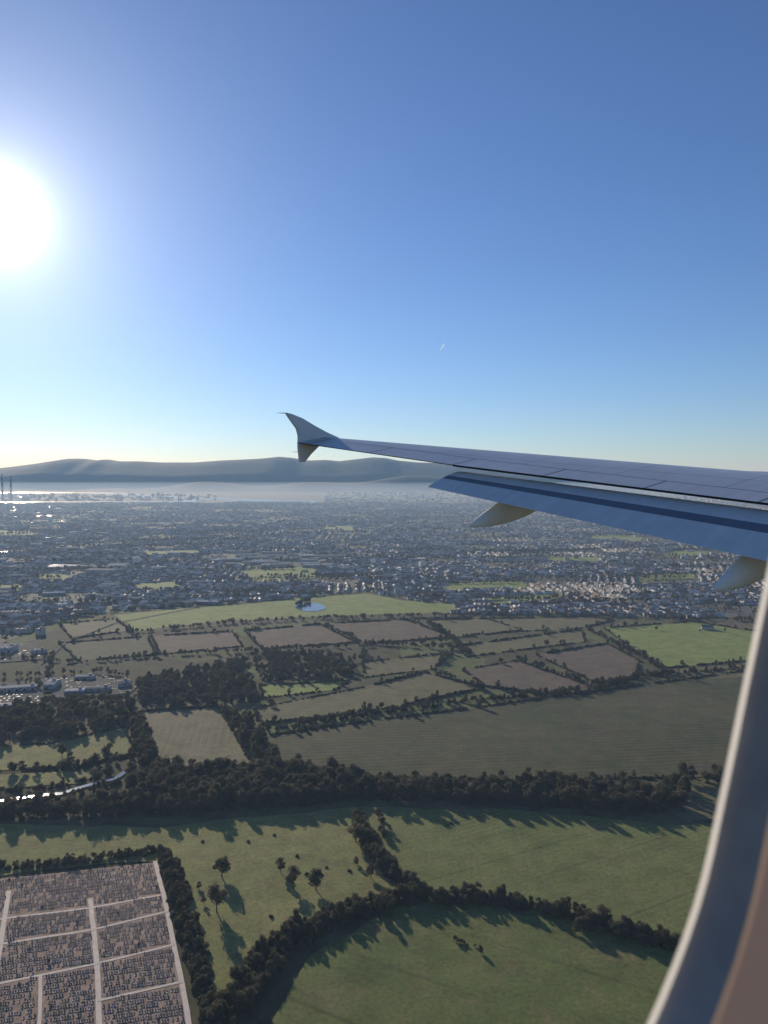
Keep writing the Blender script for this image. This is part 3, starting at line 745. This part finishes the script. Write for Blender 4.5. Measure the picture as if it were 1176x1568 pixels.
def ringstrip(name,profile,mat):
    v=[];f=[]
    for (l,off) in profile:
        for i in range(n):
            p=pts[i]*d+nor[i]*off; v.append((p.x,l,p.y))
    for j in range(len(profile)-1):
        for i in range(n):
            k=(i+1)%n; f.append((j*n+i,j*n+k,(j+1)*n+k,(j+1)*n+i))
    me=bpy.data.meshes.new(name); me.from_pydata(v,[],f); me.materials.append(mat); me.polygons.foreach_set('use_smooth',[True]*len(f)); return obj(name,me,parent=win)
def transl(name,c,k):
    ml=bpy.data.materials.new(name); ml.use_nodes=True; nt=ml.node_tree; bs=nt.nodes['Principled BSDF']
    bs.inputs['Base Color'].default_value=(*c,1); tr=nt.nodes.new('ShaderNodeBsdfTranslucent'); tr.inputs[0].default_value=(*c,1)
    mx=nt.nodes.new('ShaderNodeMixShader'); mx.inputs[0].default_value=k; nt.links.new(bs.outputs[0],mx.inputs[1]); nt.links.new(tr.outputs[0],mx.inputs[2]); nt.links.new(mx.outputs[0],nt.nodes['Material Output'].inputs[0])
    return ml
ringstrip('window_seal',[(.1005,0),(.1,.0017)],transl('translucent_seal',(.84,.78,.70),.65))
ringstrip('window_reveal',[(.1,.0018),(.097,.0022),(.0925,.0026),(.0885,.0032)],simple_mat('reveal_plastic',(.36,.315,.28),rough=.7,scale=20,spec=.12))
ringstrip('window_bezel',[(.0884,.0033),(.0876,.0038),(.0878,.0045)],transl('bezel_plastic',(.70,.44,.28),.18))
ringstrip('cabin_wall_panel',[(.0878,.0046),(.086,.02),(.082,.12)],transl('cabin_plastic',(.62,.37,.26),.06))

# ---------- contrail ----------
def far(px,py,D):
    x=(px-588)/F; z=-(py-784)/F; return Vector((x*D,(cp+z*sp)*D,(-sp+z*cp)*D+H))
b=MB(); p0,p1=far(674,536,14000),far(680,527,14000); pm=p0.lerp(p1,.5); b.tube(p0,pm,3,12,8); b.tube(pm,p1,12,6,8)
obj('contrail',b.mesh('contrail',[transl('ice_cloud',(.95,.95,.95),.95)]))

# ---------- sun, sky, camera ----------
az=math.atan2(-584/F,1); el=math.atan(400/math.hypot(584,F))
sd=Vector((math.sin(az)*math.cos(el),math.cos(az)*math.cos(el),math.sin(el)))
ld=bpy.data.lights.new('sun','SUN'); ld.energy=4.7; ld.angle=math.radians(.5); ld.color=(1,.90,.76)
so=bpy.data.objects.new('sun',ld); scene.collection.objects.link(so); so.rotation_euler=(-sd).to_track_quat('-Z','Y').to_euler(); so.location=(0,0,500)
w=bpy.data.worlds.new('World'); scene.world=w; w.use_nodes=True; nt=w.node_tree; bg=nt.nodes['Background']
sk=nt.nodes.new('ShaderNodeTexSky'); sk.sky_type='NISHITA'; sk.sun_disc=False; sk.sun_elevation=el; sk.sun_rotation=az; sk.altitude=300; sk.air_density=1.0; sk.dust_density=.12; sk.ozone_density=3.0
bg.inputs[1].default_value=.088
tc=nt.nodes.new('ShaderNodeTexCoord'); vm=nt.nodes.new('ShaderNodeVectorMath'); vm.operation='DOT_PRODUCT'; vm.inputs[1].default_value=sd
vn=nt.nodes.new('ShaderNodeVectorMath'); vn.operation='NORMALIZE'; nt.links.new(tc.outputs['Generated'],vn.inputs[0]); nt.links.new(vn.outputs[0],vm.inputs[0])
ac=math_n(nt,'ARCCOSINE',math_n(nt,'MINIMUM',vm.outputs['Value'],.99999))
def ex(k,amp): return math_n(nt,'MULTIPLY',math_n(nt,'EXPONENT',math_n(nt,'MULTIPLY',ac,-1/math.radians(k))),amp)
gl=math_n(nt,'ADD',math_n(nt,'ADD',ex(.8,90.),ex(3.0,11.)),ex(9,3.4))
cb=nt.nodes.new('ShaderNodeCombineXYZ')
for i,c in enumerate((1,.97,.90)): nt.links.new(math_n(nt,'MULTIPLY',gl,c),cb.inputs[i])
tint=mixc(nt,1.0,sk.outputs[0],(.82,.955,1.25),'MULTIPLY')
nt.links.new(mixc(nt,1.0,tint,cb.outputs[0],'ADD'),bg.inputs[0])

cam=bpy.data.cameras.new('camera'); co=bpy.data.objects.new('camera',cam); scene.collection.objects.link(co); scene.camera=co
co.location=(0,0,H); co.rotation_euler=(math.radians(90)-PITCH,0,0)
cam.sensor_fit='VERTICAL'; cam.sensor_height=36; cam.sensor_width=27; cam.lens=F/1568*36
cam.clip_start=.01; cam.clip_end=200000
cam.dof.use_dof=True; cam.dof.focus_distance=120; cam.dof.aperture_fstop=11
scene.view_settings.view_transform='Standard'; scene.view_settings.look='None'; scene.view_settings.exposure=0
print('counts',len(houses),len(trees),len(ftrees),len(bush),len(gr))
